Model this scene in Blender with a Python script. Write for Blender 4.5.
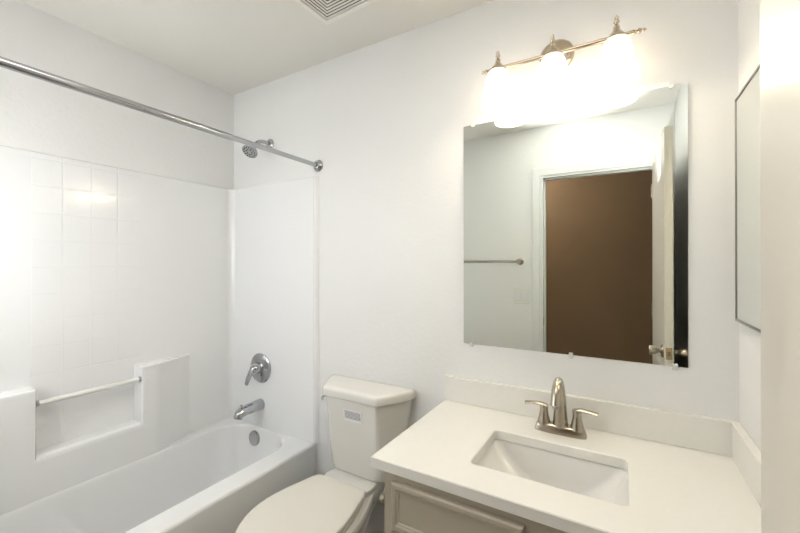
import bpy, bmesh, math, random
from mathutils import Vector, Matrix

# ------------------------------------------------------------------ clear
for o in list(bpy.data.objects):
    bpy.data.objects.remove(o)
S = bpy.context.scene
COL = S.collection
R = math.radians

# ------------------------------------------------------------------ camera
F_PX = 374.0
cd = bpy.data.cameras.new('camera')
cam = bpy.data.objects.new('camera', cd)
COL.objects.link(cam)
cam.location = (0, -1.447, 1.380)
cam.rotation_mode = 'XYZ'
cam.rotation_euler = (R(90 + 0.161), 0, R(30.651))
cd.sensor_fit = 'HORIZONTAL'
cd.sensor_width = 36.0
cd.lens = 36.0 * F_PX / 800.0
cd.shift_y = (264.13 - 266.5) / 800.0
cd.clip_start = 0.01
S.camera = cam

# ------------------------------------------------------------------ world, exposure
w = bpy.data.worlds.new('world')
S.world = w
w.use_nodes = True
w.node_tree.nodes['Background'].inputs[0].default_value = (0.9, 0.95, 1, 1)
w.node_tree.nodes['Background'].inputs[1].default_value = 0.6
vs = S.view_settings
vs.view_transform = 'Standard'
vs.look = 'None'
vs.gamma = 1
vs.exposure = 1.62
vs.use_curve_mapping = False

SHADE_EMIT = 1.1       # glow of each frosted glass shade
BULB_W = 0.35           # light leaving the open bottom of each shade
LAMP_COL = (1.0, 0.85, 0.63)

# added unseen fill spots standing in for a bounced strobe, aimed at the wall over the door, the ceiling above the camera and the wall at the tub's near end
def bounce_spot(name, loc, target, watt, cone):
    f = bpy.data.lights.new(name, 'SPOT')
    f.energy = watt
    f.color = (1.0, 0.992, 0.975)
    f.spot_size = R(cone)
    f.spot_blend = 1.0
    f.shadow_soft_size = 0.0
    o = bpy.data.objects.new(name, f)
    o.location = loc
    o.rotation_euler = (Vector(target) - Vector(loc)).to_track_quat('-Z', 'Y').to_euler()
    COL.objects.link(o)


bounce_spot('bounce_fill', (0.10, -0.86, 1.82), (0.22, -1.52, 2.34), 4, 85)
bounce_spot('bounce_fill', (-0.30, -0.98, 1.66), (-0.32, -1.02, 2.42), 60, 74)
bounce_spot('bounce_fill', (-1.2, -1.04, 1.40), (-1.62, -1.52, 1.52), 58, 84)
hl_ = bpy.data.lights.new('hall_fill', 'POINT')  # unseen fill light, added to brighten the hall beyond the doorway
hl_.energy = 6.5
hl_.color = (1.0, 0.88, 0.72)
hl_.shadow_soft_size = 0.0
hlo = bpy.data.objects.new('hall_fill', hl_)
hlo.location = (-0.9, -2.1, 2.30)
COL.objects.link(hlo)


# ------------------------------------------------------------------ materials
def mat(name, col, rough=0.5, metal=0.0, spec=0.5, coat=0.0, bump=None, emit=None, noise=None):
    m = bpy.data.materials.new(name)
    m.use_nodes = True
    nt = m.node_tree
    b = nt.nodes['Principled BSDF']
    b.inputs['Base Color'].default_value = (*col, 1)
    b.inputs['Roughness'].default_value = rough
    b.inputs['Metallic'].default_value = metal
    b.inputs['Specular IOR Level'].default_value = spec
    b.inputs['Coat Weight'].default_value = coat
    b.inputs['Coat Roughness'].default_value = 0.05
    if emit:
        b.inputs['Emission Color'].default_value = (*emit[0], 1)
        b.inputs['Emission Strength'].default_value = emit[1]
    tc = nt.nodes.new('ShaderNodeTexCoord')
    if noise:                       # gentle variation of the base colour: (scale, amount)
        n = nt.nodes.new('ShaderNodeTexNoise')
        n.inputs['Scale'].default_value = noise[0]
        n.inputs['Detail'].default_value = 4
        nt.links.new(tc.outputs['Object'], n.inputs['Vector'])
        mx = nt.nodes.new('ShaderNodeMix')
        mx.data_type = 'RGBA'
        k = noise[1]
        mx.inputs[6].default_value = (*[c * (1 - k) for c in col], 1)
        mx.inputs[7].default_value = (*[min(1, c * (1 + k)) for c in col], 1)
        nt.links.new(n.outputs['Fac'], mx.inputs[0])
        nt.links.new(mx.outputs[2], b.inputs['Base Color'])
    if bump:                        # (scale, strength, distance)
        n = nt.nodes.new('ShaderNodeTexNoise')
        n.inputs['Scale'].default_value = bump[0]
        n.inputs['Detail'].default_value = 3
        nt.links.new(tc.outputs['Object'], n.inputs['Vector'])
        bp = nt.nodes.new('ShaderNodeBump')
        bp.inputs['Strength'].default_value = bump[1]
        bp.inputs['Distance'].default_value = bump[2]
        nt.links.new(n.outputs['Fac'], bp.inputs['Height'])
        nt.links.new(bp.outputs['Normal'], b.inputs['Normal'])
    return m


M = {}
M['wall'] = mat('wall_paint', (0.84, 0.845, 0.84), 0.45, bump=(55, 0.25, 0.004), noise=(2.0, 0.01))
M['ceiling'] = mat('ceiling_paint', (0.78, 0.765, 0.72), 0.7, bump=(70, 0.2, 0.003), noise=(2.0, 0.01))
M['trim'] = mat('trim_paint', (0.80, 0.82, 0.82), 0.3, noise=(3, 0.01))
M['door'] = mat('door_paint', (0.76, 0.72, 0.66), 0.32, bump=(30, 0.05, 0.002), noise=(3, 0.015))
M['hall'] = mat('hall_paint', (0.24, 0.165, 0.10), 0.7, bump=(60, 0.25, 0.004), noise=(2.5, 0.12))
M['floor'] = mat('floor_vinyl', (0.50, 0.46, 0.39), 0.4, noise=(9, 0.15))
M['acrylic'] = mat('white_acrylic', (0.87, 0.88, 0.89), 0.12, coat=0.3, noise=(1.5, 0.008))
M['porcelain'] = mat('bone_porcelain', (0.80, 0.79, 0.75), 0.12, coat=0.5, noise=(2, 0.008))
M['seat'] = mat('bone_seat_plastic', (0.80, 0.77, 0.71), 0.28, noise=(2, 0.008))
M['sink'] = mat('white_vitreous', (0.84, 0.83, 0.81), 0.12, coat=0.5, noise=(2, 0.008))
M['quartz'] = mat('cream_quartz', (0.85, 0.84, 0.80), 0.22, noise=(60, 0.02))
M['splash'] = M['quartz']
M['cabinet'] = mat('taupe_cabinet_paint', (0.47, 0.42, 0.34), 0.38, noise=(6, 0.03))
M['cab_in'] = mat('cabinet_inside', (0.16, 0.11, 0.07), 0.7, noise=(6, 0.1))
M['chrome'] = mat('chrome', (0.48, 0.49, 0.51), 0.10, 1.0, noise=(4, 0.02))
M['nickel'] = mat('brushed_nickel', (0.45, 0.40, 0.33), 0.25, 1.0, noise=(90, 0.06))
M['lamp_metal'] = mat('satin_lamp_metal', (0.62, 0.53, 0.42), 0.2, 1.0, noise=(20, 0.04))
M['dark'] = mat('dark_gap', (0.02, 0.02, 0.02), 0.6, noise=(5, 0.1))
M['rubber'] = mat('grey_nozzle_rubber', (0.06, 0.06, 0.065), 0.5, noise=(5, 0.1))
M['mirror'] = mat('mirror_silver', (0.86, 0.89, 0.85), 0.0, 1.0, noise=(1, 0.002))
M['plastic'] = mat('white_plastic', (0.80, 0.80, 0.77), 0.35, noise=(4, 0.01))
M['steel'] = mat('steel_frame', (0.35, 0.34, 0.33), 0.3, 1.0, noise=(30, 0.05))
M['brass'] = mat('aged_brass', (0.45, 0.33, 0.18), 0.3, 1.0, noise=(30, 0.08))
M['paper'] = mat('white_paper', (0.80, 0.80, 0.80), 0.6, noise=(10, 0.01))
M['ink'] = mat('grey_ink', (0.16, 0.17, 0.22), 0.6, noise=(10, 0.05))
M['vent'] = mat('vent_plastic', (0.84, 0.82, 0.77), 0.45, noise=(4, 0.01))
M['clip'] = mat('clear_plastic', (0.75, 0.77, 0.78), 0.1, spec=0.7, noise=(4, 0.02))
M['bulb'] = mat('bulb_glow', (1, 1, 1), 0.5, emit=(LAMP_COL, SHADE_EMIT), noise=(4, 0.0))


def surround_mat():
    """white acrylic with an embossed tile grid: strong in the centre band, faint elsewhere"""
    m = mat('embossed_acrylic', (0.87, 0.88, 0.89), 0.12, coat=0.25)
    nt = m.node_tree
    N, L = nt.nodes, nt.links
    b = N['Principled BSDF']
    tc = N.new('ShaderNodeTexCoord')
    sp = N.new('ShaderNodeSeparateXYZ')
    L.new(tc.outputs['Object'], sp.inputs[0])

    def math_(op, a, c=None):
        n = N.new('ShaderNodeMath')
        n.operation = op
        for i, v in enumerate((a, c)):
            if v is None:
                continue
            if isinstance(v, (int, float)):
                n.inputs[i].default_value = v
            else:
                L.new(v, n.inputs[i])
        return n.outputs[0]

    def groove(coord, off, step):
        t = math_('FRACT', math_('DIVIDE', math_('ADD', coord, off), step))
        d = math_('ABSOLUTE', math_('SUBTRACT', t, 0.5))          # 0.5 at the joint
        mr = N.new('ShaderNodeMapRange')
        mr.interpolation_type = 'SMOOTHSTEP'
        mr.inputs['From Min'].default_value = 0.455
        mr.inputs['From Max'].default_value = 0.5
        mr.inputs['To Min'].default_value = 1
        mr.inputs['To Max'].default_value = 0
        L.new(d, mr.inputs['Value'])
        return mr.outputs[0]
    gh = groove(math_('ADD', sp.outputs['Y'], sp.outputs['X']), 10 + 2.03 + 0.914, 0.1)
    gz = groove(sp.outputs['Z'], 10.065, 0.11)
    g = math_('MULTIPLY', gh, gz)
    n = N.new('ShaderNodeTexNoise')
    n.inputs['Scale'].default_value = 75
    n.inputs['Detail'].default_value = 2
    L.new(tc.outputs['Object'], n.inputs['Vector'])
    # band mask: y between the two shelf columns, above the shelves, on the long wall only
    y0 = math_('GREATER_THAN', sp.outputs['Y'], -0.914)
    y1 = math_('LESS_THAN', sp.outputs['Y'], -0.52)
    z0 = math_('GREATER_THAN', sp.outputs['Z'], 0.93)
    mask = math_('MULTIPLY', math_('MULTIPLY', y0, y1), z0)
    inner = math_('LESS_THAN', sp.outputs['X'], -1.385)
    mask = math_('ADD', math_('MULTIPLY', mask, 0.86), math_('MULTIPLY', inner, 0.14))
    h = math_('MULTIPLY', math_('ADD', g, math_('MULTIPLY', n.outputs['Fac'], 0.5)), mask)
    bp = N.new('ShaderNodeBump')
    bp.inputs['Strength'].default_value = 0.5
    bp.inputs['Distance'].default_value = 0.0016
    L.new(h, bp.inputs['Height'])
    L.new(bp.outputs['Normal'], b.inputs['Normal'])
    return m


M['surround'] = surround_mat()


def shade_mat():
    m = mat('frosted_glass_shade', (0.95, 0.93, 0.9), 0.35, emit=(LAMP_COL, SHADE_EMIT), noise=(4, 0.0))
    return m


M['shade'] = shade_mat()


# ------------------------------------------------------------------ mesh helpers
def new():
    return bmesh.new()


def merge(bm, tmp):
    me = bpy.data.meshes.new('tmp')
    tmp.to_mesh(me)
    tmp.free()
    bm.from_mesh(me)
    bpy.data.meshes.remove(me)


def box(bm, x0, x1, y0, y1, z0, z1, bev=0.0, seg=2):
    t = new()
    bmesh.ops.create_cube(t, size=1)
    for v in t.verts:
        v.co = Vector(((x0 + x1) / 2 + v.co.x * (x1 - x0), (y0 + y1) / 2 + v.co.y * (y1 - y0), (z0 + z1) / 2 + v.co.z * (z1 - z0)))
    if bev:
        bmesh.ops.bevel(t, geom=t.edges[:], offset=bev, segments=seg, profile=0.5, affect='EDGES')
    merge(bm, t)
    return bm


def bx(*a, **k):
    return box(new(), *a, **k)


def rings(bm, rs, cap0=True, cap1=True, closed=True):
    """loft through rings of equal length"""
    V = [[bm.verts.new(p) for p in r] for r in rs]
    n = len(rs[0])
    for a, b in zip(V, V[1:]):
        for i in range(n if closed else n - 1):
            j = (i + 1) % n
            try:
                bm.faces.new((a[i], a[j], b[j], b[i]))
            except ValueError:
                pass
    if cap0:
        bm.faces.new(list(reversed(V[0])))
    if cap1:
        bm.faces.new(V[-1])
    bmesh.ops.recalc_face_normals(bm, faces=bm.faces[:])
    return bm


def lathe(bm, prof, origin, axis=(0, 0, 1), n=32, cap0=True, cap1=True):
    """prof: list of (radius, distance along axis)"""
    ax = Vector(axis).normalized()
    u = ax.orthogonal().normalized()
    v = ax.cross(u)
    o = Vector(origin)
    rs = []
    for r, h in prof:
        r = max(r, 1e-4)
        rs.append([o + ax * h + (u * math.cos(2 * math.pi * i / n) + v * math.sin(2 * math.pi * i / n)) * r for i in range(n)])
    t = new()
    rings(t, rs, cap0, cap1)
    merge(bm, t)
    return bm


def tube(bm, pts, r, n=16, caps=True, sx=1.0, up=None):
    """swept tube; r is a number or a list; sx squeezes the section sideways"""
    pts = [Vector(p) for p in pts]
    rad = r if isinstance(r, (list, tuple)) else [r] * len(pts)
    rs = []
    prev = None
    for i, p in enumerate(pts):
        d = (pts[min(i + 1, len(pts) - 1)] - pts[max(i - 1, 0)]).normalized()
        if prev is None:
            u = Vector(up) if up else d.orthogonal()
        else:
            u = prev
        u = (u - d * u.dot(d)).normalized()
        prev = u
        v = d.cross(u)
        rs.append([p + (u * math.cos(2 * math.pi * k / n) * sx + v * math.sin(2 * math.pi * k / n)) * rad[i] for k in range(n)])
    t = new()
    rings(t, rs, caps, caps)
    merge(bm, t)
    return bm


def curve(pts, n=8):
    """Catmull-Rom through the points"""
    P = [Vector(p) for p in pts]
    P = [P[0] * 2 - P[1]] + P + [P[-1] * 2 - P[-2]]
    out = []
    for i in range(1, len(P) - 2):
        for k in range(n):
            t = k / n
            a, b, c, d = P[i - 1], P[i], P[i + 1], P[i + 2]
            out.append(0.5 * ((2 * b) + (c - a) * t + (2 * a - 5 * b + 4 * c - d) * t * t + (3 * b - a - 3 * c + d) * t ** 3))
    out.append(P[-2])
    return out


def chaikin(pts, it=3, closed=True):
    P = [Vector(p) for p in pts]
    for _ in range(it):
        Q = []
        n = len(P)
        for i in range(n):
            a, b = P[i], P[(i + 1) % n]
            Q += [a * 0.75 + b * 0.25, a * 0.25 + b * 0.75]
        P = Q
    return P


def rrect(x0, x1, y0, y1, r, n=6):
    out = []
    for cx, cy, a0 in ((x1 - r, y1 - r, 0), (x0 + r, y1 - r, 90), (x0 + r, y0 + r, 180), (x1 - r, y0 + r, 270)):
        for k in range(n + 1):
            a = R(a0 + 90 * k / n)
            out.append((cx + r * math.cos(a), cy + r * math.sin(a)))
    return out


def prism(bm, poly, z0, z1, axis='z'):
    f = {'z': lambda a, b, c: (a, b, c), 'y': lambda a, b, c: (a, c, b), 'x': lambda a, b, c: (c, a, b)}[axis]
    t = new()
    rings(t, [[f(a, b, z0) for a, b in poly], [f(a, b, z1) for a, b in poly]])
    merge(bm, t)
    return bm


def obj(name, bm, m, parent=None, smooth=40, weighted=True):
    me = bpy.data.meshes.new(name)
    bmesh.ops.remove_doubles(bm, verts=bm.verts[:], dist=1e-6)
    bmesh.ops.recalc_face_normals(bm, faces=bm.faces[:])
    bm.to_mesh(me)
    bm.free()
    me.materials.append(m)
    if smooth:
        me.polygons.foreach_set('use_smooth', [True] * len(me.polygons))
        me.set_sharp_from_angle(angle=R(smooth))
    o = bpy.data.objects.new(name, me)
    COL.objects.link(o)
    if smooth and weighted:
        wn = o.modifiers.new('weighted_normal', 'WEIGHTED_NORMAL')
        wn.keep_sharp = True
        wn.weight = 90
    if parent is not None:
        o.parent = parent
        o.matrix_parent_inverse = parent_world(parent).inverted()
    return o


def parent_world(p):
    m = Matrix.LocRotScale(p.location, p.rotation_euler, p.scale)
    return parent_world(p.parent) @ p.matrix_parent_inverse @ m if p.parent else m


def tag(o, label, cat, group=None):
    o['label'] = label
    o['category'] = cat
    if group:
        o['group'] = group
    return o


def thing(name, label, cat, loc, group=None):
    o = bpy.data.objects.new(name, None)
    o.empty_display_size = 0.05
    o.location = loc
    COL.objects.link(o)
    return tag(o, label, cat, group)


def struct(name, bm, m, parent=None, smooth=40):
    o = obj(name, bm, m, parent, smooth)
    if parent is None:
        o['kind'] = 'structure'
    return o


# ------------------------------------------------------------------ room shell
XL, XR, YF, ZC = -2.037, 0.295, -1.522, 2.42
T = 0.1
DX0, DX1, DZ = -0.524, 0.215, 2.050           # doorway opening
HY = -2.75                                    # far hall wall
struct('floor', bx(XL - 1, XR + 1.6, HY - T, T, -0.06, 0), M['floor'])
struct('ceiling', bx(XL - T, XR + T, YF - T, T, ZC, ZC + 0.06), M['ceiling'])
struct('wall_back', bx(XL - T, XR + T, 0, T, 0, ZC), M['wall'])
struct('wall_left', bx(XL - T, XL, YF - T, 0, 0, ZC), M['wall'])
struct('wall_right', bx(XR, XR + T, YF - T, 0, 0, ZC), M['wall'])
wf = new()
box(wf, XL, DX0, YF - T, YF, 0, ZC)
box(wf, DX1, XR, YF - T, YF, 0, ZC)
box(wf, DX0, DX1, YF - T, YF, DZ, ZC)
struct('wall_front', wf, M['wall'])
struct('wall_hall', bx(XL - 1, XR + 1.6, HY - T, HY, 0, ZC), M['hall'])
struct('ceiling_hall', bx(XL - 1, XR + 1.6, HY, YF - T, ZC, ZC + 0.06), M['hall'])
struct('wall_hall_left', bx(XL - 1 - T, XL - 1, HY, YF - T, 0, ZC), M['hall'])
struct('wall_hall_right', bx(XR + 1.6, XR + 1.6 + T, HY, YF - T, 0, ZC), M['hall'])
wr = new()
box(wr, XL - 1, XL - T, YF - T - 0.02, YF - T, 0, ZC)
box(wr, XR + T, XR + 1.6, YF - T - 0.02, YF - T, 0, ZC)
struct('wall_hall_near', wr, M['hall'])
# baseboard behind the toilet
struct('baseboard_back', bx(-1.335, -0.60, -0.012, 0, 0, 0.095, bev=0.004), M['trim'])

# door jamb and moulded casing
jb = new()
JT = 0.018
box(jb, DX0, DX0 + JT, YF - T - 0.005, YF + 0.004, 0, DZ - JT)
box(jb, DX1 - JT, DX1, YF - T - 0.005, YF + 0.004, 0, DZ - JT)
box(jb, DX0, DX1, YF - T - 0.005, YF + 0.004, DZ - JT, DZ)
box(jb, DX0 + JT, DX0 + JT + 0.010, YF - 0.075, YF - 0.037, 0, DZ - JT)      # stop
box(jb, DX0 + JT, DX1 - JT, YF - 0.075, YF - 0.037, DZ - JT - 0.010, DZ - JT)
jamb = struct('trim_1', jb, M['trim'])
st = bx(DX0 + JT - 0.0005, DX0 + JT + 0.001, YF - 0.034, YF - 0.006, 0.93, 0.99)
obj('strike_plate', st, M['brass'], jamb)


def casing(bm, ax0, ax1, horiz):
    """stepped casing profile; ax0 inner edge, ax1 outer edge"""


cs = new()
CW = 0.064
prof = [(0.0, 0.008), (0.008, 0.011), (0.012, 0.009), (0.030, 0.012), (0.040, 0.016), (0.056, 0.017), (0.064, 0.014)]


def mitred(bm, path_in, outdir):
    rs = []
    for (p, d) in zip(path_in, outdir):
        ring = [(p[0] + d[0] * a, YF - 0.001, p[1] + d[1] * a) for a in (0.0,)]
        ring = [(p[0] + d[0] * a, YF + h, p[1] + d[1] * a) for a, h in prof]
        ring += [(p[0] + d[0] * CW, YF, p[1] + d[1] * CW), (p[0], YF, p[1])]
        rs.append(ring)
    rings(bm, rs)


ri = 0.004
mitred(cs, [(DX0 + ri, 0), (DX0 + ri, DZ - ri), (DX1 - ri, DZ - ri), (DX1 - ri, 0)],
       [(-1, 0), (-1, 1), (1, 1), (1, 0)])
struct('trim_2', cs, M['trim'], smooth=25)

# ------------------------------------------------------------------ open door
DO = bpy.data.objects.new('door_1', None)
DO.location = (0.195, -1.512, 0)
COL.objects.link(DO)
DO['kind'] = 'structure'
DTH, DY0, DY1 = 0.035, -1.508, -0.714
xd = 0.173
dp = bx(xd, xd + DTH, DY0, DY1, 0.012, 2.033, bev=0.0015)
obj('door_panel', dp, M['door'], DO)
KZ, KY = 0.965, DY1 - 0.06
for s, x in ((-1, xd), (1, xd + DTH)):
    rz = lathe(new(), [(0.001, 0), (0.032, 0.0), (0.032, 0.004), (0.026, 0.009), (0.012, 0.011)], (x, KY, KZ), (s, 0, 0))
    ro = obj('rosette', rz, M['nickel'], DO)
    kn = lathe(new(), [(0.011, 0.008), (0.011, 0.020), (0.016, 0.028), (0.021, 0.040), (0.0235, 0.052), (0.022, 0.058), (0.008, 0.060)], (x, KY, KZ), (s, 0, 0))
    obj('knob', kn, M['nickel'], DO)
lp = bx(xd + 0.005, xd + DTH - 0.005, DY1 - 0.0005, DY1 + 0.0012, KZ - 0.028, KZ + 0.028, bev=0.0004)
lpo = obj('latch_plate', lp, M['brass'], DO)
obj('latch_bolt', bx(xd + 0.012, xd + DTH - 0.012, DY1, DY1 + 0.010, KZ - 0.009, KZ + 0.009, bev=0.002), M['nickel'], lpo)
for z in (0.25, 1.05, 1.82):
    h = lathe(new(), [(0.006, 0), (0.006, 0.09)], (xd - 0.003, DY0 - 0.003, z), (0, 0, 1), n=16)
    obj('hinge', h, M['nickel'], DO)

# ------------------------------------------------------------------ bathtub
ZT = 0.464
TX0, TX1 = XL + 0.003, -1.360
tubT = thing('bathtub', 'white alcove bathtub with a plain apron below the surround', 'bathtub', (-1.70, -0.76, 0))
bm = new()
NR = 10


def tub_ring(x0, x1, y0, y1, r, z):
    return [(x, y, z) for x, y in rrect(x0, x1, y0, y1, r, NR)]


Y0, Y1 = YF + 0.003, -0.003
rs = [tub_ring(TX0, TX1 - 0.012, Y0, Y1, 0.004, 0.0),
      tub_ring(TX0, TX1 - 0.010, Y0, Y1, 0.004, 0.06),
      tub_ring(TX0, TX1, Y0, Y1, 0.004, ZT - 0.035),
      tub_ring(TX0, TX1, Y0, Y1, 0.004, ZT - 0.014),
      tub_ring(TX0, TX1 - 0.004, Y0, Y1, 0.004, ZT - 0.004),
      tub_ring(TX0, TX1 - 0.014, Y0, Y1, 0.004, ZT),
      tub_ring(-1.951, -1.462, -1.46, -0.034, 0.15, ZT + 0.001),
      tub_ring(-1.949, -1.474, -1.455, -0.037, 0.15, ZT - 0.004),
      tub_ring(-1.947, -1.483, -1.445, -0.041, 0.15, ZT - 0.014),
      tub_ring(-1.943, -1.490, -1.42, -0.045, 0.15, ZT - 0.05),
      tub_ring(-1.935, -1.510, -1.33, -0.065, 0.16, 0.22),
      tub_ring(-1.915, -1.530, -1.22, -0.090, 0.16, 0.13),
      tub_ring(-1.87, -1.575, -1.12, -0.14, 0.13, 0.095)]
rings(bm, rs, cap0=True, cap1=True)
obj('basin', bm, M['acrylic'], tubT, smooth=50)
ov = lathe(new(), [(0.001, 0.0), (0.041, 0.0), (0.042, 0.004), (0.039, 0.011), (0.030, 0.014), (0.001, 0.015)], (-1.782, -0.0455, 0.405), (0, -1, 0.08))
ovo = obj('overflow_plate', ov, M['chrome'], tubT)
obj('drain', lathe(new(), [(0.001, 0), (0.034, 0), (0.034, 0.003), (0.012, 0.004), (0.001, 0.008)], (-1.76, -0.26, 0.0945), (0, 0, 1)), M['chrome'], tubT)

# ------------------------------------------------------------------ tub surround
ZS = 1.837
sur = thing('tub_surround', 'glossy white three-sided wall surround with embossed tile pattern above the bathtub', 'tub surround', (-2.0, -0.02, ZT))
SX = -2.031          # face of long panel
SY = -0.016          # face of end panel
EX = -1.342          # outer edge of end panel
# one continuous L-shaped wall panel with rounded inside corner (plan outline), extruded
plan = []
rc = 0.035
plan += [(XL + 0.001, YF + 0.002), (SX, YF + 0.002)]
plan += [(SX, -0.96), (SX, -0.920), (SX + 0.0015, -0.911), (SX + 0.0015, -0.525), (SX, -0.516)]
for k in range(17):
    a = R(180 - 90 * k / 16)
    plan.append((SX + rc + rc * math.cos(a), SY - rc + rc * math.sin(a)))
plan += [(SX + rc, -0.001), (XL + 0.001, -0.001)]
plan_end = [(SX + rc, SY), (EX - 0.026, SY), (EX - 0.022, SY - 0.002), (EX - 0.014, SY - 0.003), (EX - 0.009, SY), (EX + 0.003, -0.001), (SX + rc, -0.001)]
bm = new()


def plan_ring(z, inset, plan=plan):
    c = []
    for x, y in plan:
        # pull the visible face back towards the walls for the rounded top edge
        xx, yy = x, y
        if x > XL + 0.002 and y < -0.0015:
            if y < SY - rc:
                xx = max(XL + 0.001, x - inset)
            elif x < SX + rc:
                xx, yy = x - inset * 0.7, y + inset * 0.7
            else:
                yy = min(-0.001, y + inset)
        c.append((xx, yy, z))
    return c


rings(bm, [plan_ring(ZT + 0.001, 0), plan_ring(ZS - 0.003, 0), plan_ring(ZS - 0.001, 0.001), plan_ring(ZS, 0.003)])
obj('long_panel', bm, M['surround'], sur, smooth=12)
bm = new()
rings(bm, [plan_ring(ZT + 0.001, 0, plan_end), plan_ring(ZS - 0.003, 0, plan_end), plan_ring(ZS - 0.001, 0.001, plan_end), plan_ring(ZS, 0.003, plan_end)])
obj('end_panel', bm, M['surround'], sur, smooth=12)
# other end panel (beside the doorway end of the tub)
obj('end_panel', bx(SX, EX, YF + 0.001, YF + 0.018, ZT + 0.001, ZS, bev=0.004), M['surround'], sur)
# moulded shelf blocks with a recess and lower ledge between them
PX = -1.952
SZ = 0.897
bm = new()


def column(bm, pts, z0, z1, rr=0.012):
    pts = chaikin(pts, 0)
    n = len(pts)
    c = [(p.x, p.y) for p in pts]

    def off(d):
        return [(min(x, max(SX, x - d)) if x > SX + 0.001 else x, y) for x, y in c]
    t = new()
    rings(t, [[(x, y, z0) for x, y in off(0)], [(x, y, z1 - rr) for x, y in off(0)],
              [(x, y, z1 - rr * 0.3) for x, y in off(rr * 0.3)], [(x, y, z1) for x, y in off(rr)]])
    merge(bm, t)


bm1 = new()
column(bm1, [(XL + 0.004, -0.545), (PX - 0.010, -0.545), (PX - 0.003, -0.541), (PX, -0.533), (PX, -0.50), (PX - 0.004, -0.46), (SX, -0.275), (XL + 0.004, -0.275)], ZT + 0.0012, SZ)
obj('shelf', bm1, M['acrylic'], sur, smooth=35)
bm1 = new()
column(bm1, [(XL + 0.004, -1.49), (PX, -1.49), (PX, -0.927), (PX - 0.003, -0.919), (PX - 0.010, -0.915), (XL + 0.004, -0.915)], ZT + 0.0012, SZ)
obj('shelf', bm1, M['acrylic'], sur, smooth=35)
bm1 = new()
column(bm1, [(XL + 0.004, -0.935), (PX - 0.0006, -0.935), (PX - 0.0006, -0.525), (XL + 0.004, -0.525)], ZT + 0.0012, 0.635, rr=0.025)
obj('ledge', bm1, M['acrylic'], sur, smooth=35)
bar = thing('grab_bar', 'slim white bar spanning the recess between the two surround shelves', 'grab bar', (PX - 0.02, -0.73, 0.838))
obj('rail', tube(new(), [(PX - 0.018, -0.913, 0.838), (PX - 0.018, -0.547, 0.838)], 0.0105, n=20), M['plastic'], bar)
for y, d in ((-0.9145, 1), (-0.5455, -1)):
    obj('end_cap', lathe(new(), [(0.013, 0), (0.013, 0.008), (0.0108, 0.009)], (PX - 0.018, y, 0.838), (0, d, 0), n=20), M['chrome'], bar)

# ------------------------------------------------------------------ shower fittings
va = thing('shower_valve', 'round chrome shower valve with a lever, above the tub spout', 'shower valve', (-1.768, SY, 0.795))
obj('trim_plate', lathe(new(), [(0.001, 0.0), (0.083, 0.0), (0.084, 0.004), (0.080, 0.009), (0.066, 0.012), (0.050, 0.018), (0.030, 0.020), (0.001, 0.020)], (-1.768, SY, 0.795), (0, -1, 0), n=48), M['chrome'], va)
obj('hub', lathe(new(), [(0.031, 0.016), (0.029, 0.034), (0.025, 0.052), (0.020, 0.060), (0.001, 0.062)], (-1.768, SY, 0.800), (0, -1, 0)), M['chrome'], va)
obj('lever', tube(new(), curve([(-1.768, SY - 0.052, 0.806), (-1.774, SY - 0.062, 0.785), (-1.786, SY - 0.070, 0.752), (-1.796, SY - 0.074, 0.722), (-1.799, SY - 0.075, 0.712)], 5), [0.017] * 3 + [0.0165] * 4 + [0.015] * 5 + [0.0125] * 5 + [0.011] * 2 + [0.009] + [0.005], n=16, sx=0.7, up=(0, 1, 0)), M['chrome'], va)
sp = thing('tub_spout', 'chrome tub spout below the round shower valve', 'tub spout', (-1.768, SY, 0.588))
obj('body', tube(new(), curve([(-1.768, SY, 0.590), (-1.768, SY - 0.03, 0.590), (-1.768, SY - 0.09, 0.588), (-1.768, SY - 0.125, 0.584), (-1.768, SY - 0.143, 0.574), (-1.768, SY - 0.150, 0.556)], 5), [0.031] * 6 + [0.029] * 5 + [0.027] * 5 + [0.026] * 5 + [0.0235] * 4 + [0.021], n=24), M['chrome'], sp)
obj('diverter_knob', lathe(new(), [(0.003, 0), (0.003, 0.010), (0.007, 0.012), (0.007, 0.018), (0.001, 0.020)], (-1.768, SY - 0.128, 0.606), (0, 0, 1), n=16), M['chrome'], sp)
sh = thing('showerhead', 'small chrome shower head on a bent arm high above the surround', 'shower head', (-1.712, 0, 2.065))
obj('flange', lathe(new(), [(0.001, 0), (0.030, 0.0), (0.030, 0.003), (0.022, 0.010), (0.011, 0.013)], (-1.712, 0, 2.065), (0, -1, 0)), M['chrome'], sh)
obj('arm', tube(new(), curve([(-1.712, -0.004, 2.065), (-1.712, -0.05, 2.066), (-1.712, -0.085, 2.052), (-1.712, -0.112, 2.022)], 6), 0.0105, n=16), M['chrome'], sh)
hd = Vector((0.10, -0.62, -0.78)).normalized()
hp = Vector((-1.712, -0.108, 2.026))
hb = lathe(new(), [(0.012, 0), (0.015, 0.008), (0.012, 0.014), (0.020, 0.022), (0.036, 0.036), (0.041, 0.044), (0.041, 0.054), (0.036, 0.057), (0.001, 0.0575)], hp, hd)
ho = obj('head', hb, M['chrome'], sh)
nz = new()
u = hd.orthogonal().normalized()
v = hd.cross(u)
for rr_, k_ in ((0.030, 14), (0.016, 7)):
    for i in range(k_):
        a = 2 * math.pi * i / k_
        lathe(nz, [(0.0036, 0.0), (0.003, 0.003), (0.001, 0.0032)], hp + hd * 0.0568 + (u * math.cos(a) + v * math.sin(a)) * rr_, hd, n=8)
obj('nozzles', nz, M['rubber'], ho)
rod = thing('shower_curtain_rod', 'straight chrome shower curtain rod crossing above the tub edge', 'curtain rod', (-1.346, -0.76, 1.893))
obj('outer_tube', tube(new(), [(-1.346, YF + 0.004, 1.893), (-1.346, -0.505, 1.893)], 0.0128, n=24), M['chrome'], rod)
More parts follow.
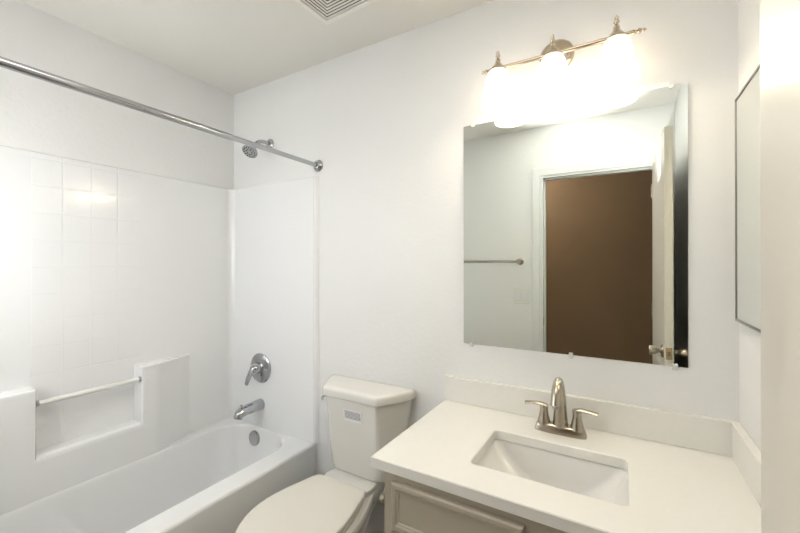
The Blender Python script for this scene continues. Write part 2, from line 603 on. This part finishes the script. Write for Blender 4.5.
obj('inner_tube', tube(new(), [(-1.346, -0.52, 1.893), (-1.346, -0.004, 1.893)], 0.0108, n=24), M['chrome'], rod)
for y, d in ((0.0, -1), (YF, 1)):
    obj('flange', lathe(new(), [(0.001, 0), (0.030, 0.0), (0.031, 0.004), (0.027, 0.010), (0.020, 0.014), (0.017, 0.022), (0.0125, 0.024)], (-1.346, y, 1.893), (0, d, 0)), M['chrome'], rod)

# ------------------------------------------------------------------ toilet
TC = -1.003
BC = -1.022
toi = thing('toilet', 'bone white two-piece toilet with closed lid, between bathtub and vanity', 'toilet', (BC, -0.35, 0))
# bowl + pedestal: outline of the rim morphs to the foot outline
rim = [(0.0, -0.035), (0.08, -0.036), (0.112, -0.045), (0.116, -0.085), (0.124, -0.14), (0.146, -0.20), (0.170, -0.27), (0.186, -0.35), (0.190, -0.45), (0.176, -0.54), (0.135, -0.62), (0.075, -0.672), (0.0, -0.690)]
foot = [(0.0, -0.14), (0.06, -0.141), (0.080, -0.15), (0.084, -0.19), (0.092, -0.24), (0.106, -0.29), (0.108, -0.34), (0.108, -0.39), (0.106, -0.43), (0.100, -0.47), (0.083, -0.51), (0.05, -0.535), (0.0, -0.543)]


def full(half, cx, z):
    c = [(cx + x, y, z) for x, y in half]
    return c + [(cx - x, y, z) for x, y in reversed(half[1:-1])]


def mix(a, b, t, grow=0.0):
    return [(x0 * (1 - t) + x1 * t, y0 * (1 - t) + y1 * t) for (x0, y0), (x1, y1) in zip(a, b)]


def shrink(half, d):
    yc = (half[0][1] + half[-1][1]) / 2
    hl = abs(half[0][1] - half[-1][1]) / 2
    return [(x * (1 - d / 0.19), yc + (y - yc) * (1 - d / hl)) for x, y in half]


def dense(half, n=4):
    c = curve([(x, y, 0) for x, y in half], n)
    return [(max(0, p.x) if 0 < i < len(c) - 1 else 0.0, p.y) for i, p in enumerate(c)]


rimd, footd = dense(rim), dense(foot)
bm = new()
RZ = 0.424
seq = [(0.0, 1.0), (0.012, 1.0), (0.03, 1.03), (0.14, 1.08), (0.20, 1.02), (0.26, 0.90), (0.31, 0.66), (0.345, 0.38), (0.368, 0.14), (0.385, 0.03), (0.40, 0.0)]
rr_ = [full(mix(rimd, footd, t), BC, z) for z, t in seq]
rr_ += [full(shrink(rimd, 0.001), BC, RZ - 0.007), full(shrink(rimd, 0.004), BC, RZ - 0.002), full(shrink(rimd, 0.010), BC, RZ)]
rings(bm, rr_)
obj('bowl', bm, M['porcelain'], toi, smooth=60)


pad = dense([(0.0, -0.037), (0.08, -0.038), (0.110, -0.046), (0.114, -0.085), (0.120, -0.13), (0.124, -0.165), (0.118, -0.186), (0.10, -0.192), (0.0, -0.193)])
bm = new()
rings(bm, [full(pad, BC, RZ - 0.012), full(pad, BC, 0.440), full(shrink(pad, 0.002), BC, 0.445), full(shrink(pad, 0.006), BC, 0.447)])
obj('tank_deck', bm, M['porcelain'], toi, smooth=60)


def slab(half, cx, z0, z1, r, crown=0.0):
    h = dense(half)
    bm = new()
    rr = [full(shrink(h, r * 0.5), cx, z0), full(h, cx, z0 + r * 0.6), full(h, cx, z1 - r), full(shrink(h, r * 0.3), cx, z1 - r * 0.3), full(shrink(h, r), cx, z1)]
    for k in (0.03, 0.07):
        rr.append(full(shrink(h, k), cx, z1 + crown * k / 0.07))
    rings(bm, rr)
    return bm


seat_o = [(0.0, -0.222), (0.09, -0.222), (0.124, -0.229), (0.138, -0.252), (0.152, -0.300), (0.171, -0.37), (0.181, -0.45), (0.170, -0.535), (0.128, -0.618), (0.070, -0.668), (0.0, -0.685)]
lid_o = [(0.0, -0.205), (0.09, -0.206), (0.122, -0.212), (0.137, -0.236), (0.152, -0.292), (0.172, -0.37), (0.182, -0.45), (0.171, -0.537), (0.129, -0.620), (0.070, -0.671), (0.0, -0.688)]
obj('seat', slab(seat_o, BC, RZ + 0.003, RZ + 0.021, 0.006), M['seat'], toi, smooth=60)
obj('seat_lid', slab(lid_o, BC, RZ + 0.024, RZ + 0.040, 0.006, 0.002), M['seat'], toi, smooth=60)
for s in (-1, 1):
    obj('hinge', tube(new(), [(BC + s * 0.075 - 0.02, -0.205, RZ + 0.017), (BC + s * 0.075 + 0.02, -0.205, RZ + 0.017)], 0.012, n=16), M['seat'], toi)
    obj('bolt_cap', lathe(new(), [(0.014, 0), (0.014, 0.006), (0.009, 0.014), (0.001, 0.016)], (BC + s * 0.125, -0.30, 0.008), (0, 0, 1), n=16), M['porcelain'], toi)

tank_t = [(0.0, -0.018), (0.20, -0.018), (0.2165, -0.022), (0.213, -0.05), (0.190, -0.098), (0.152, -0.155), (0.138, -0.172), (0.115, -0.177), (0.0, -0.174)]
tank_b = [(0.0, -0.024), (0.15, -0.024), (0.180, -0.028), (0.184, -0.055), (0.173, -0.085), (0.140, -0.114), (0.122, -0.123), (0.095, -0.127), (0.0, -0.127)]


def tshrink(half, d):
    return [(max(0.0, x * (1 - d / 0.2)), -0.10 + (y + 0.10) * (1 - d / 0.08)) for x, y in half]


tt, tb = dense(tank_t, 5), dense(tank_b, 5)
bm = new()
TZ0, TZ1 = 0.449, 0.800
TB = TC - 0.012
rr_ = [full(tshrink(tb, 0.045), TB, TZ0 - 0.002), full(tshrink(tb, 0.020), TB, TZ0), full(tshrink(tb, 0.008), TB, TZ0 + 0.006), full(tb, TB, TZ0 + 0.026)]
for k in range(1, 7):
    t = k / 6
    rr_.append(full(mix(tb, tt, t ** 0.9), TB + (TC - TB) * t, TZ0 + 0.026 + (TZ1 - TZ0 - 0.026) * t))
rings(bm, rr_)
obj('tank', bm, M['porcelain'], toi, smooth=60)
lidt = [(0.0, -0.008), (0.212, -0.008), (0.228, -0.014), (0.226, -0.045), (0.203, -0.098), (0.164, -0.163), (0.148, -0.184), (0.122, -0.190), (0.0, -0.186)]
lt = dense(lidt, 5)
bm = new()
LZ0, LZ1 = 0.800, 0.842
rings(bm, [full(tshrink(lt, 0.004), TC, LZ0), full(lt, TC, LZ0 + 0.004), full(lt, TC, LZ1 - 0.014), full(tshrink(lt, 0.0025), TC, LZ1 - 0.006), full(tshrink(lt, 0.007), TC, LZ1 - 0.0015), full(tshrink(lt, 0.014), TC, LZ1), full(tshrink(lt, 0.035), TC, LZ1 + 0.001)])
obj('tank_lid', bm, M['porcelain'], toi, smooth=60)
# flush lever on the chamfered left side of the tank
fl = obj('flush_lever', tube(new(), curve([(-1.160, -0.135, 0.784), (-1.172, -0.146, 0.783), (-1.172, -0.160, 0.780), (-1.166, -0.170, 0.774)], 4), 0.0055, n=12), M['chrome'], toi)
# information sticker on the tank front: rows of tiny print
stk = new()
LX0, LX1, LZa, LZb = -1.042, -0.946, 0.706, 0.757


def tank_front(z):
    t = max(0, (z - TZ0 - 0.026) / (TZ1 - TZ0 - 0.026)) ** 0.9
    return -0.131 * (1 - t) - 0.176 * t


def sheet(bm, x0, x1, z0, z1, d):
    ya, yb = tank_front(z0), tank_front(z1)
    t = new()
    rings(t, [[(x0, ya - d, z0), (x1, ya - d, z0), (x1, yb - d, z1), (x0, yb - d, z1)],
              [(x0, ya - d + 0.002, z0), (x1, ya - d + 0.002, z0), (x1, yb - d + 0.002, z1), (x0, yb - d + 0.002, z1)]])
    merge(bm, t)


sheet(stk, LX0, LX1, LZa, LZb, 0.0022)
stick = obj('sticker', stk, M['paper'], toi)
stick['label'] = 'white sticker with rows of grey print'
pr = new()
random.seed(4)
for i in range(6):
    z = LZb - 0.0065 - i * 0.0058
    x = LX0 + 0.006
    while x < LX1 - 0.008:
        wd = random.choice((0.003, 0.005, 0.007, 0.009))
        x2 = min(x + wd, LX1 - 0.006)
        sheet(pr, x, x2, z - 0.0030, z, 0.0026)
        x = x2 + 0.0018
obj('print', pr, M['ink'], stick)

# ------------------------------------------------------------------ vanity cabinet
VX0, VX1 = -0.592, XR - 0.002
VF = -0.518
ZK = 0.822
KT = 0.030
van = thing('vanity_cabinet', 'taupe bathroom vanity cabinet with recessed-panel fronts under the cream countertop', 'cabinet', ((VX0 + VX1) / 2, -0.26, 0))
bm = new()
zt_ = ZK - KT
box(bm, VX0, VX0 + 0.016, VF, -0.002, 0.0, zt_)
box(bm, VX1 - 0.016, VX1, VF, -0.002, 0.0, zt_)
box(bm, VX0, VX1, -0.014, -0.002, 0.08, zt_)
box(bm, VX0, VX1, VF, -0.002, 0.085, 0.10)
box(bm, VX0 + 0.016, VX1 - 0.016, VF + 0.06, VF + 0.075, 0, 0.09)
obj('carcass', bm, M['cabinet'], van)
bm = new()
SXS = [(VX0, VX0 + 0.040), (-0.198, -0.150), (VX1 - 0.04, VX1)]
for a, b in SXS:
    box(bm, a, b, VF - 0.018, VF, 0.09, zt_)
for z0, z1 in ((0.755, zt_), (0.618, 0.652), (0.09, 0.13)):
    box(bm, VX0, VX1, VF - 0.0175, VF, z0, z1)
obj('face_frame', bm, M['cabinet'], van)


def panel_front(x0, x1, z0, z1, yb, th=0.018, fr=0.018):
    """routed front: raised edge, sloping groove and flat centre"""
    r = []

    def rect(i, y):
        return [(x0 + i, y, z0 + i), (x1 - i, y, z0 + i), (x1 - i, y, z1 - i), (x0 + i, y, z1 - i)]
    yf = yb - th
    r = [rect(0, yb), rect(0, yf + 0.004), rect(0.004, yf), rect(fr - 0.004, yf), rect(fr, yf + 0.003), rect(fr + 0.003, yf + 0.003), rect(fr + 0.006, yf + 0.007)]
    return rings(new(), r)


yb = VF - 0.018
pxs = ((-0.560, -0.190), (-0.150, 0.255))
obj('drawer_front', panel_front(-0.560, -0.198, 0.637, 0.768, yb), M['cabinet'], van, smooth=20)
obj('drawer_front', panel_front(-0.150, VX1 - 0.03, 0.637, 0.768, yb), M['cabinet'], van, smooth=20)
# doors: the left one stands slightly ajar, hinged on its left edge
dl = obj('cabinet_door', panel_front(-0.560, -0.198, 0.10, 0.624, yb, fr=0.045), M['cabinet'], van, smooth=20)
pv = Matrix.Translation((-0.560, yb, 0)) @ Matrix.Rotation(R(-7), 4, 'Z') @ Matrix.Translation((0.560, -yb, 0))
dl.data.transform(pv)
obj('cabinet_door', panel_front(-0.150, VX1 - 0.03, 0.10, 0.624, yb, fr=0.045), M['cabinet'], van, smooth=20)

# toilet-paper holder on the vanity's left side
tp = thing('toilet_paper_holder', 'small metal toilet paper holder peeking out on the left side of the vanity', 'toilet paper holder', (VX0, -0.47, 0.69))
for y in (-0.487, -0.345):
    obj('post', lathe(new(), [(0.001, 0), (0.018, 0), (0.018, 0.004), (0.010, 0.008), (0.009, 0.024), (0.014, 0.028), (0.015, 0.040), (0.010, 0.045), (0.001, 0.046)], (VX0, y, 0.668), (-1, 0, 0), n=20), M['nickel'], tp)
obj('roller', tube(new(), [(VX0 - 0.033, -0.475, 0.668), (VX0 - 0.033, -0.357, 0.668)], 0.008, n=16), M['nickel'], tp)

# ------------------------------------------------------------------ countertop, splashes
CX0, CX1 = -0.632, XR - 0.001
CYF = -0.550
SX0, SX1, SY0, SY1 = -0.370, 0.014, -0.435, -0.188
ct = thing('countertop', 'cream quartz vanity countertop with rectangular sink cutout', 'countertop', ((CX0 + CX1) / 2, -0.27, ZK - KT))
n_ = 6
hole = rrect(SX0, SX1, SY0, SY1, 0.016, n_)


def outer_ring(inset):
    """outer rectangle sampled to match the hole's vertex count (corner fans)"""
    x0, x1, y0, y1 = CX0 + inset, CX1 - inset, CYF + inset, -0.001 - inset
    out = []
    for cx, cy in ((x1, y1), (x0, y1), (x0, y0), (x1, y0)):
        for k in range(n_ + 1):
            out.append((cx, cy))
    return out


bm = new()
V = []
e = 0.0025


def addring(pts, z):
    V.append([bm.verts.new((x, y, z)) for x, y in pts])


hole_big = rrect(SX0 - e, SX1 + e, SY0 - e, SY1 + e, 0.016 + e, n_)
for pts, z in ((hole, ZK - KT), (hole, ZK - e), (hole_big, ZK), (outer_ring(e), ZK), (outer_ring(0), ZK - e), (outer_ring(0), ZK - KT), (hole, ZK - KT)):
    addring(pts, z)
for a, b in zip(V, V[1:]):
    for i in range(len(a)):
        j = (i + 1) % len(a)
        vs_ = []
        for q in (a[i], a[j], b[j], b[i]):
            if all((q.co - p.co).length > 1e-7 for p in vs_):
                vs_.append(q)
        if len(vs_) >= 3:
            bm.faces.new(vs_)
obj('slab', bm, M['quartz'], ct, smooth=35)
ST = 0.020
ZB = 0.923
obj('backsplash', bx(CX0, CX1, -ST, -0.001, ZK + 0.0005, ZB, bev=0.002), M['splash'], ct)
obj('sidesplash', bx(CX1 - ST, CX1, CYF + 0.004, -ST - 0.001, ZK + 0.0005, ZB, bev=0.002), M['splash'], ct)

# ------------------------------------------------------------------ sink
snk = thing('sink', 'white rectangular undermount sink set into the cream countertop', 'sink', ((SX0 + SX1) / 2, (SY0 + SY1) / 2, ZK - 0.17))
bm = new()


def sr(i, z, r, dx=0.0):
    return [(x, y, z) for x, y in rrect(SX0 - 0.006 + i + dx, SX1 + 0.006 - i - dx, SY0 - 0.006 + i, SY1 + 0.006 - i, r, 8)]


zb = ZK - KT
srs = [sr(-0.018, zb - 0.020, 0.03), sr(-0.018, zb - 0.0008, 0.03), sr(0.0, zb - 0.0008, 0.025), sr(0.003, zb - 0.006, 0.03),
       sr(0.008, zb - 0.035, 0.04, 0.012), sr(0.014, zb - 0.070, 0.05, 0.035), sr(0.022, zb - 0.098, 0.06, 0.055), sr(0.034, zb - 0.113, 0.06, 0.075), sr(0.055, zb - 0.120, 0.05, 0.095), sr(0.095, zb - 0.123, 0.025, 0.09)]
bot = [sr(0.095, zb - 0.135, 0.025, 0.09), sr(0.030, zb - 0.130, 0.05, 0.07), sr(0.002, zb - 0.075, 0.05, 0.03)]
rings(bm, srs, cap0=False, cap1=True)
obj('basin', bm, M['sink'], snk, smooth=60)
obj('drain', lathe(new(), [(0.001, 0), (0.026, 0.0), (0.027, 0.003), (0.020, 0.004), (0.018, 0.001), (0.001, 0.006)], ((SX0 + SX1) / 2, (SY0 + SY1) / 2, zb - 0.1228), (0, 0, 1)), M['nickel'], snk)

# ------------------------------------------------------------------ faucet
fx, fy = -0.177, -0.100
fa = thing('faucet', 'brushed nickel two-handle faucet with arched spout behind the sink', 'faucet', (fx, fy, ZK))
bm = new()
base = chaikin([(-0.071, -0.021, 0), (0.071, -0.021, 0), (0.077, 0.0, 0), (0.071, 0.022, 0), (-0.071, 0.022, 0), (-0.077, 0.0, 0)], 3)


def bring(s, z):
    return [(fx + p.x * (1 - (1 - s) * 0.35), fy + p.y * s, z) for p in base]


rings(bm, [bring(1.18, ZK + 0.0003), bring(1.18, ZK + 0.005), bring(1.08, ZK + 0.014), bring(0.98, ZK + 0.022), bring(0.85, ZK + 0.026), bring(0.5, ZK + 0.028)])
obj('base', bm, M['nickel'], fa, smooth=50)
sp_pts = curve([(fx, fy + 0.004, ZK + 0.02), (fx, fy + 0.003, ZK + 0.07), (fx, fy - 0.002, ZK + 0.125), (fx, fy - 0.020, ZK + 0.168), (fx, fy - 0.050, ZK + 0.180), (fx, fy - 0.082, ZK + 0.160), (fx, fy - 0.100, ZK + 0.118)], 6)
nn = len(sp_pts)
rads = [0.0255 - 0.0115 * min(1, (i / (nn - 1)) / 0.5) ** 0.8 + (0.0 if i / (nn - 1) < 0.6 else 0.0015 * (i / (nn - 1) - 0.6) / 0.4) for i in range(nn)]
so = obj('spout', tube(new(), sp_pts, rads, n=24), M['nickel'], fa)
obj('aerator', lathe(new(), [(0.0105, 0), (0.0105, 0.006), (0.008, 0.006), (0.001, 0.004)], sp_pts[-1] - Vector((0, 0, 0.0)), sp_pts[-1] - sp_pts[-2], n=20), M['steel'], so)
for s in (-1, 1):
    hx = fx + s * 0.051
    hb = lathe(new(), [(0.022, 0.020), (0.0205, 0.030), (0.0165, 0.045), (0.0135, 0.060), (0.0130, 0.072), (0.0138, 0.080), (0.011, 0.086), (0.001, 0.087)], (hx, fy, ZK), (0, 0, 1), n=24)
    ho = obj('handle', hb, M['nickel'], fa)
    lv = tube(new(), curve([(hx - s * 0.012, fy, ZK + 0.080), (hx + s * 0.012, fy - 0.001, ZK + 0.0865), (hx + s * 0.035, fy - 0.003, ZK + 0.0855), (hx + s * 0.061, fy - 0.005, ZK + 0.083)], 5), [0.013] * 5 + [0.012] * 5 + [0.0115] * 5 + [0.011], n=16, sx=0.42, up=(0, 0, 1))
    obj('lever', lv, M['nickel'], ho)

# ------------------------------------------------------------------ wall mirror
mi = thing('wall_mirror', 'large frameless wall mirror above the vanity', 'mirror', (-0.189, 0, 1.063))
MX0, MX1, MZ0, MZ1 = -0.553, 0.176, 1.064, 1.943
obj('glass', bx(MX0, MX1, -0.006, -0.0008, MZ0, MZ1), M['mirror'], mi, smooth=None)
for x, z, d in ((-0.513, MZ1, 1), (0.135, MZ1, 1), (-0.520, MZ0, -1), (-0.154, MZ0, -1), (0.143, MZ0, -1)):
    c = new()
    box(c, x - 0.007, x + 0.007, -0.0100, -0.0062, min(z - d * 0.008, z + d * 0.004), max(z - d * 0.008, z + d * 0.004), bev=0.001)
    box(c, x - 0.006, x + 0.006, -0.0100, -0.0004, min(z + d * 0.0008, z + d * 0.012), max(z + d * 0.0008, z + d * 0.012), bev=0.001)
    obj('mirror_clip', c, M['clip'], mi)

# ------------------------------------------------------------------ vanity light
LY, LZ = -0.095, 2.095
lt_ = thing('vanity_light', 'three-shade vanity light bar with glowing bell shades above the mirror', 'wall light', (-0.2, 0, 2.135))
obj('backplate', lathe(new(), [(0.001, 0), (0.058, 0.0), (0.058, 0.006), (0.052, 0.014), (0.040, 0.020), (0.022, 0.023), (0.001, 0.024)], (-0.200, 0, 2.132), (0, -1, 0), n=48), M['lamp_metal'], lt_)
obj('stem', tube(new(), curve([(-0.200, -0.018, 2.128), (-0.200, -0.05, 2.118), (-0.200, LY, LZ)], 5), 0.009, n=16), M['lamp_metal'], lt_)
obj('bar', tube(new(), [(-0.412, LY, LZ), (0.030, LY, LZ)], 0.0068, n=20), M['lamp_metal'], lt_)
for s, x in ((-1, -0.412), (1, 0.030)):
    obj('bar_finial', lathe(new(), [(0.0068, 0), (0.009, 0.003), (0.006, 0.007), (0.0045, 0.012), (0.008, 0.016), (0.008, 0.020), (0.004, 0.024), (0.0055, 0.028), (0.0055, 0.031), (0.001, 0.036)], (x, LY, LZ), (s, 0, 0), n=16), M['lamp_metal'], lt_)
for x in (-0.387, -0.200, -0.0125):
    hl = obj('shade_holder', lathe(new(), [(0.001, 0.030), (0.008, 0.028), (0.012, 0.018), (0.020, 0.008), (0.030, -0.004), (0.032, -0.010), (0.001, -0.011)], (x, LY, LZ), (0, 0, 1), n=32), M['lamp_metal'], lt_)
    obj('finial', lathe(new(), [(0.008, 0.027), (0.0095, 0.031), (0.006, 0.035), (0.005, 0.040), (0.0085, 0.045), (0.0085, 0.049), (0.0045, 0.053), (0.0062, 0.058), (0.0062, 0.061), (0.003, 0.064), (0.001, 0.068)], (x, LY, LZ), (0, 0, 1), n=16), M['lamp_metal'], hl)
    pr_o = [(0.026, -0.011), (0.033, -0.016), (0.040, -0.028), (0.045, -0.050), (0.049, -0.080), (0.055, -0.110), (0.062, -0.134)]
    pr_i = [(r - 0.004, h) for r, h in reversed(pr_o[1:])] + [(0.001, -0.014)]
    sd = obj('shade', lathe(new(), [(0.001, -0.0105)] + pr_o + [(0.060, -0.1355)] + pr_i, (x, LY, LZ), (0, 0, 1), n=40, cap0=False, cap1=False), M['shade'], lt_)
    obj('bulb', lathe(new(), [(0.001, -0.030), (0.012, -0.031), (0.013, -0.045), (0.024, -0.066), (0.027, -0.082), (0.022, -0.098), (0.010, -0.107), (0.001, -0.109)], (x, LY, LZ), (0, 0, 1), n=24), M['bulb'], hl)
    pl = bpy.data.lights.new('bulb_light', 'POINT')
    pl.energy = BULB_W
    pl.color = LAMP_COL
    pl.shadow_soft_size = 0.02
    po = bpy.data.objects.new('bulb_light', pl)
    po.location = (x, LY, LZ - 0.125)
    COL.objects.link(po)

# ------------------------------------------------------------------ medicine cabinet
mc = thing('medicine_cabinet', 'mirrored medicine cabinet with thin metal frame on the right wall', 'medicine cabinet', (XR, -0.25, 1.22))
FX = 0.2785
CY0, CY1, CZ0, CZ1 = -0.460, -0.040, 1.221, 1.853
bm = new()
box(bm, FX + 0.006, XR - 0.0005, CY0 + 0.004, CY1 - 0.004, CZ0 + 0.004, CZ1 - 0.004)
obj('box', bm, M['steel'], mc)
bm = new()
fw = 0.007
for a in ((CY0, CY1, CZ0, CZ0 + fw), (CY0, CY1, CZ1 - fw, CZ1), (CY0, CY0 + fw, CZ0 + fw, CZ1 - fw), (CY1 - fw, CY1, CZ0 + fw, CZ1 - fw)):
    box(bm, FX, FX + 0.010, *a, bev=0.0012)
obj('frame', bm, M['steel'], mc)
obj('mirror_door', bx(FX + 0.002, FX + 0.0058, CY0 + fw, CY1 - fw, CZ0 + fw, CZ1 - fw), M['mirror'], mc, smooth=None)

# ------------------------------------------------------------------ ceiling exhaust vent
vx0, vy1, vs_ = -0.950 - 0.145, -0.3785 + 0.145, 0.290
ve = thing('exhaust_vent', 'square off-white exhaust fan grille with concentric slots in the ceiling', 'exhaust vent', (vx0 + vs_ / 2, vy1 - vs_ / 2, ZC))
bm = new()
cxv, cyv = vx0 + vs_ / 2, vy1 - vs_ / 2


def sq(bm, ro, ri, z0, z1):
    """square ring"""
    t = new()
    def q(r, z): return [(cxv - r, cyv - r, z), (cxv + r, cyv - r, z), (cxv + r, cyv + r, z), (cxv - r, cyv + r, z)]
    rings(t, [q(ro, z1), q(ro, z0 + 0.004), q(ro - 0.004, z0), q(ri + 0.001, z0), q(ri, z0 + 0.001), q(ri, z1), q(ro, z1)], False, False)
    merge(bm, t)


sq(bm, vs_ / 2, 0.122, ZC - 0.012, ZC - 0.0005)
obj('frame', bm, M['vent'], ve, smooth=25)
obj('dark_throat', bx(cxv - 0.123, cxv + 0.123, cyv - 0.123, cyv + 0.123, ZC - 0.002, ZC - 0.0006), M['dark'], ve)
r = 0.1180
while r > 0.02:
    b_ = new()
    sq(b_, r, r - 0.0098, ZC - 0.0115, ZC - 0.0085)
    obj('louver', b_, M['vent'], ve, smooth=25)
    r -= 0.0136
ve.rotation_euler.z = R(-2.5)

# ------------------------------------------------------------------ seen in the mirror: towel bar, light switch
tb_ = thing('towel_bar', 'round metal towel bar on the wall beside the doorway, seen in the mirror', 'towel bar', (-0.95, YF, 1.40))
for x in (-0.672, -1.28):
    obj('post', lathe(new(), [(0.001, 0), (0.026, 0), (0.026, 0.006), (0.016, 0.012), (0.012, 0.020), (0.013, 0.060), (0.018, 0.066), (0.018, 0.078), (0.001, 0.080)], (x, YF, 1.408), (0, 1, 0), n=24), M['nickel'], tb_)
obj('rail', tube(new(), [(-1.28, YF + 0.066, 1.408), (-0.672, YF + 0.066, 1.408)], 0.009, n=20), M['nickel'], tb_)
sw = thing('light_switch', 'white double rocker light switch plate beside the door casing, seen in the mirror', 'light switch', (-0.663, YF, 1.14))
obj('plate', bx(-0.722, -0.606, YF, YF + 0.006, 1.083, 1.200, bev=0.002), M['plastic'], sw)
for x in (-0.687, -0.641):
    rk = bx(x - 0.0165, x + 0.0165, YF + 0.0045, YF + 0.009, 1.108, 1.175, bev=0.0015)
    obj('rocker', rk, M['trim'], sw)
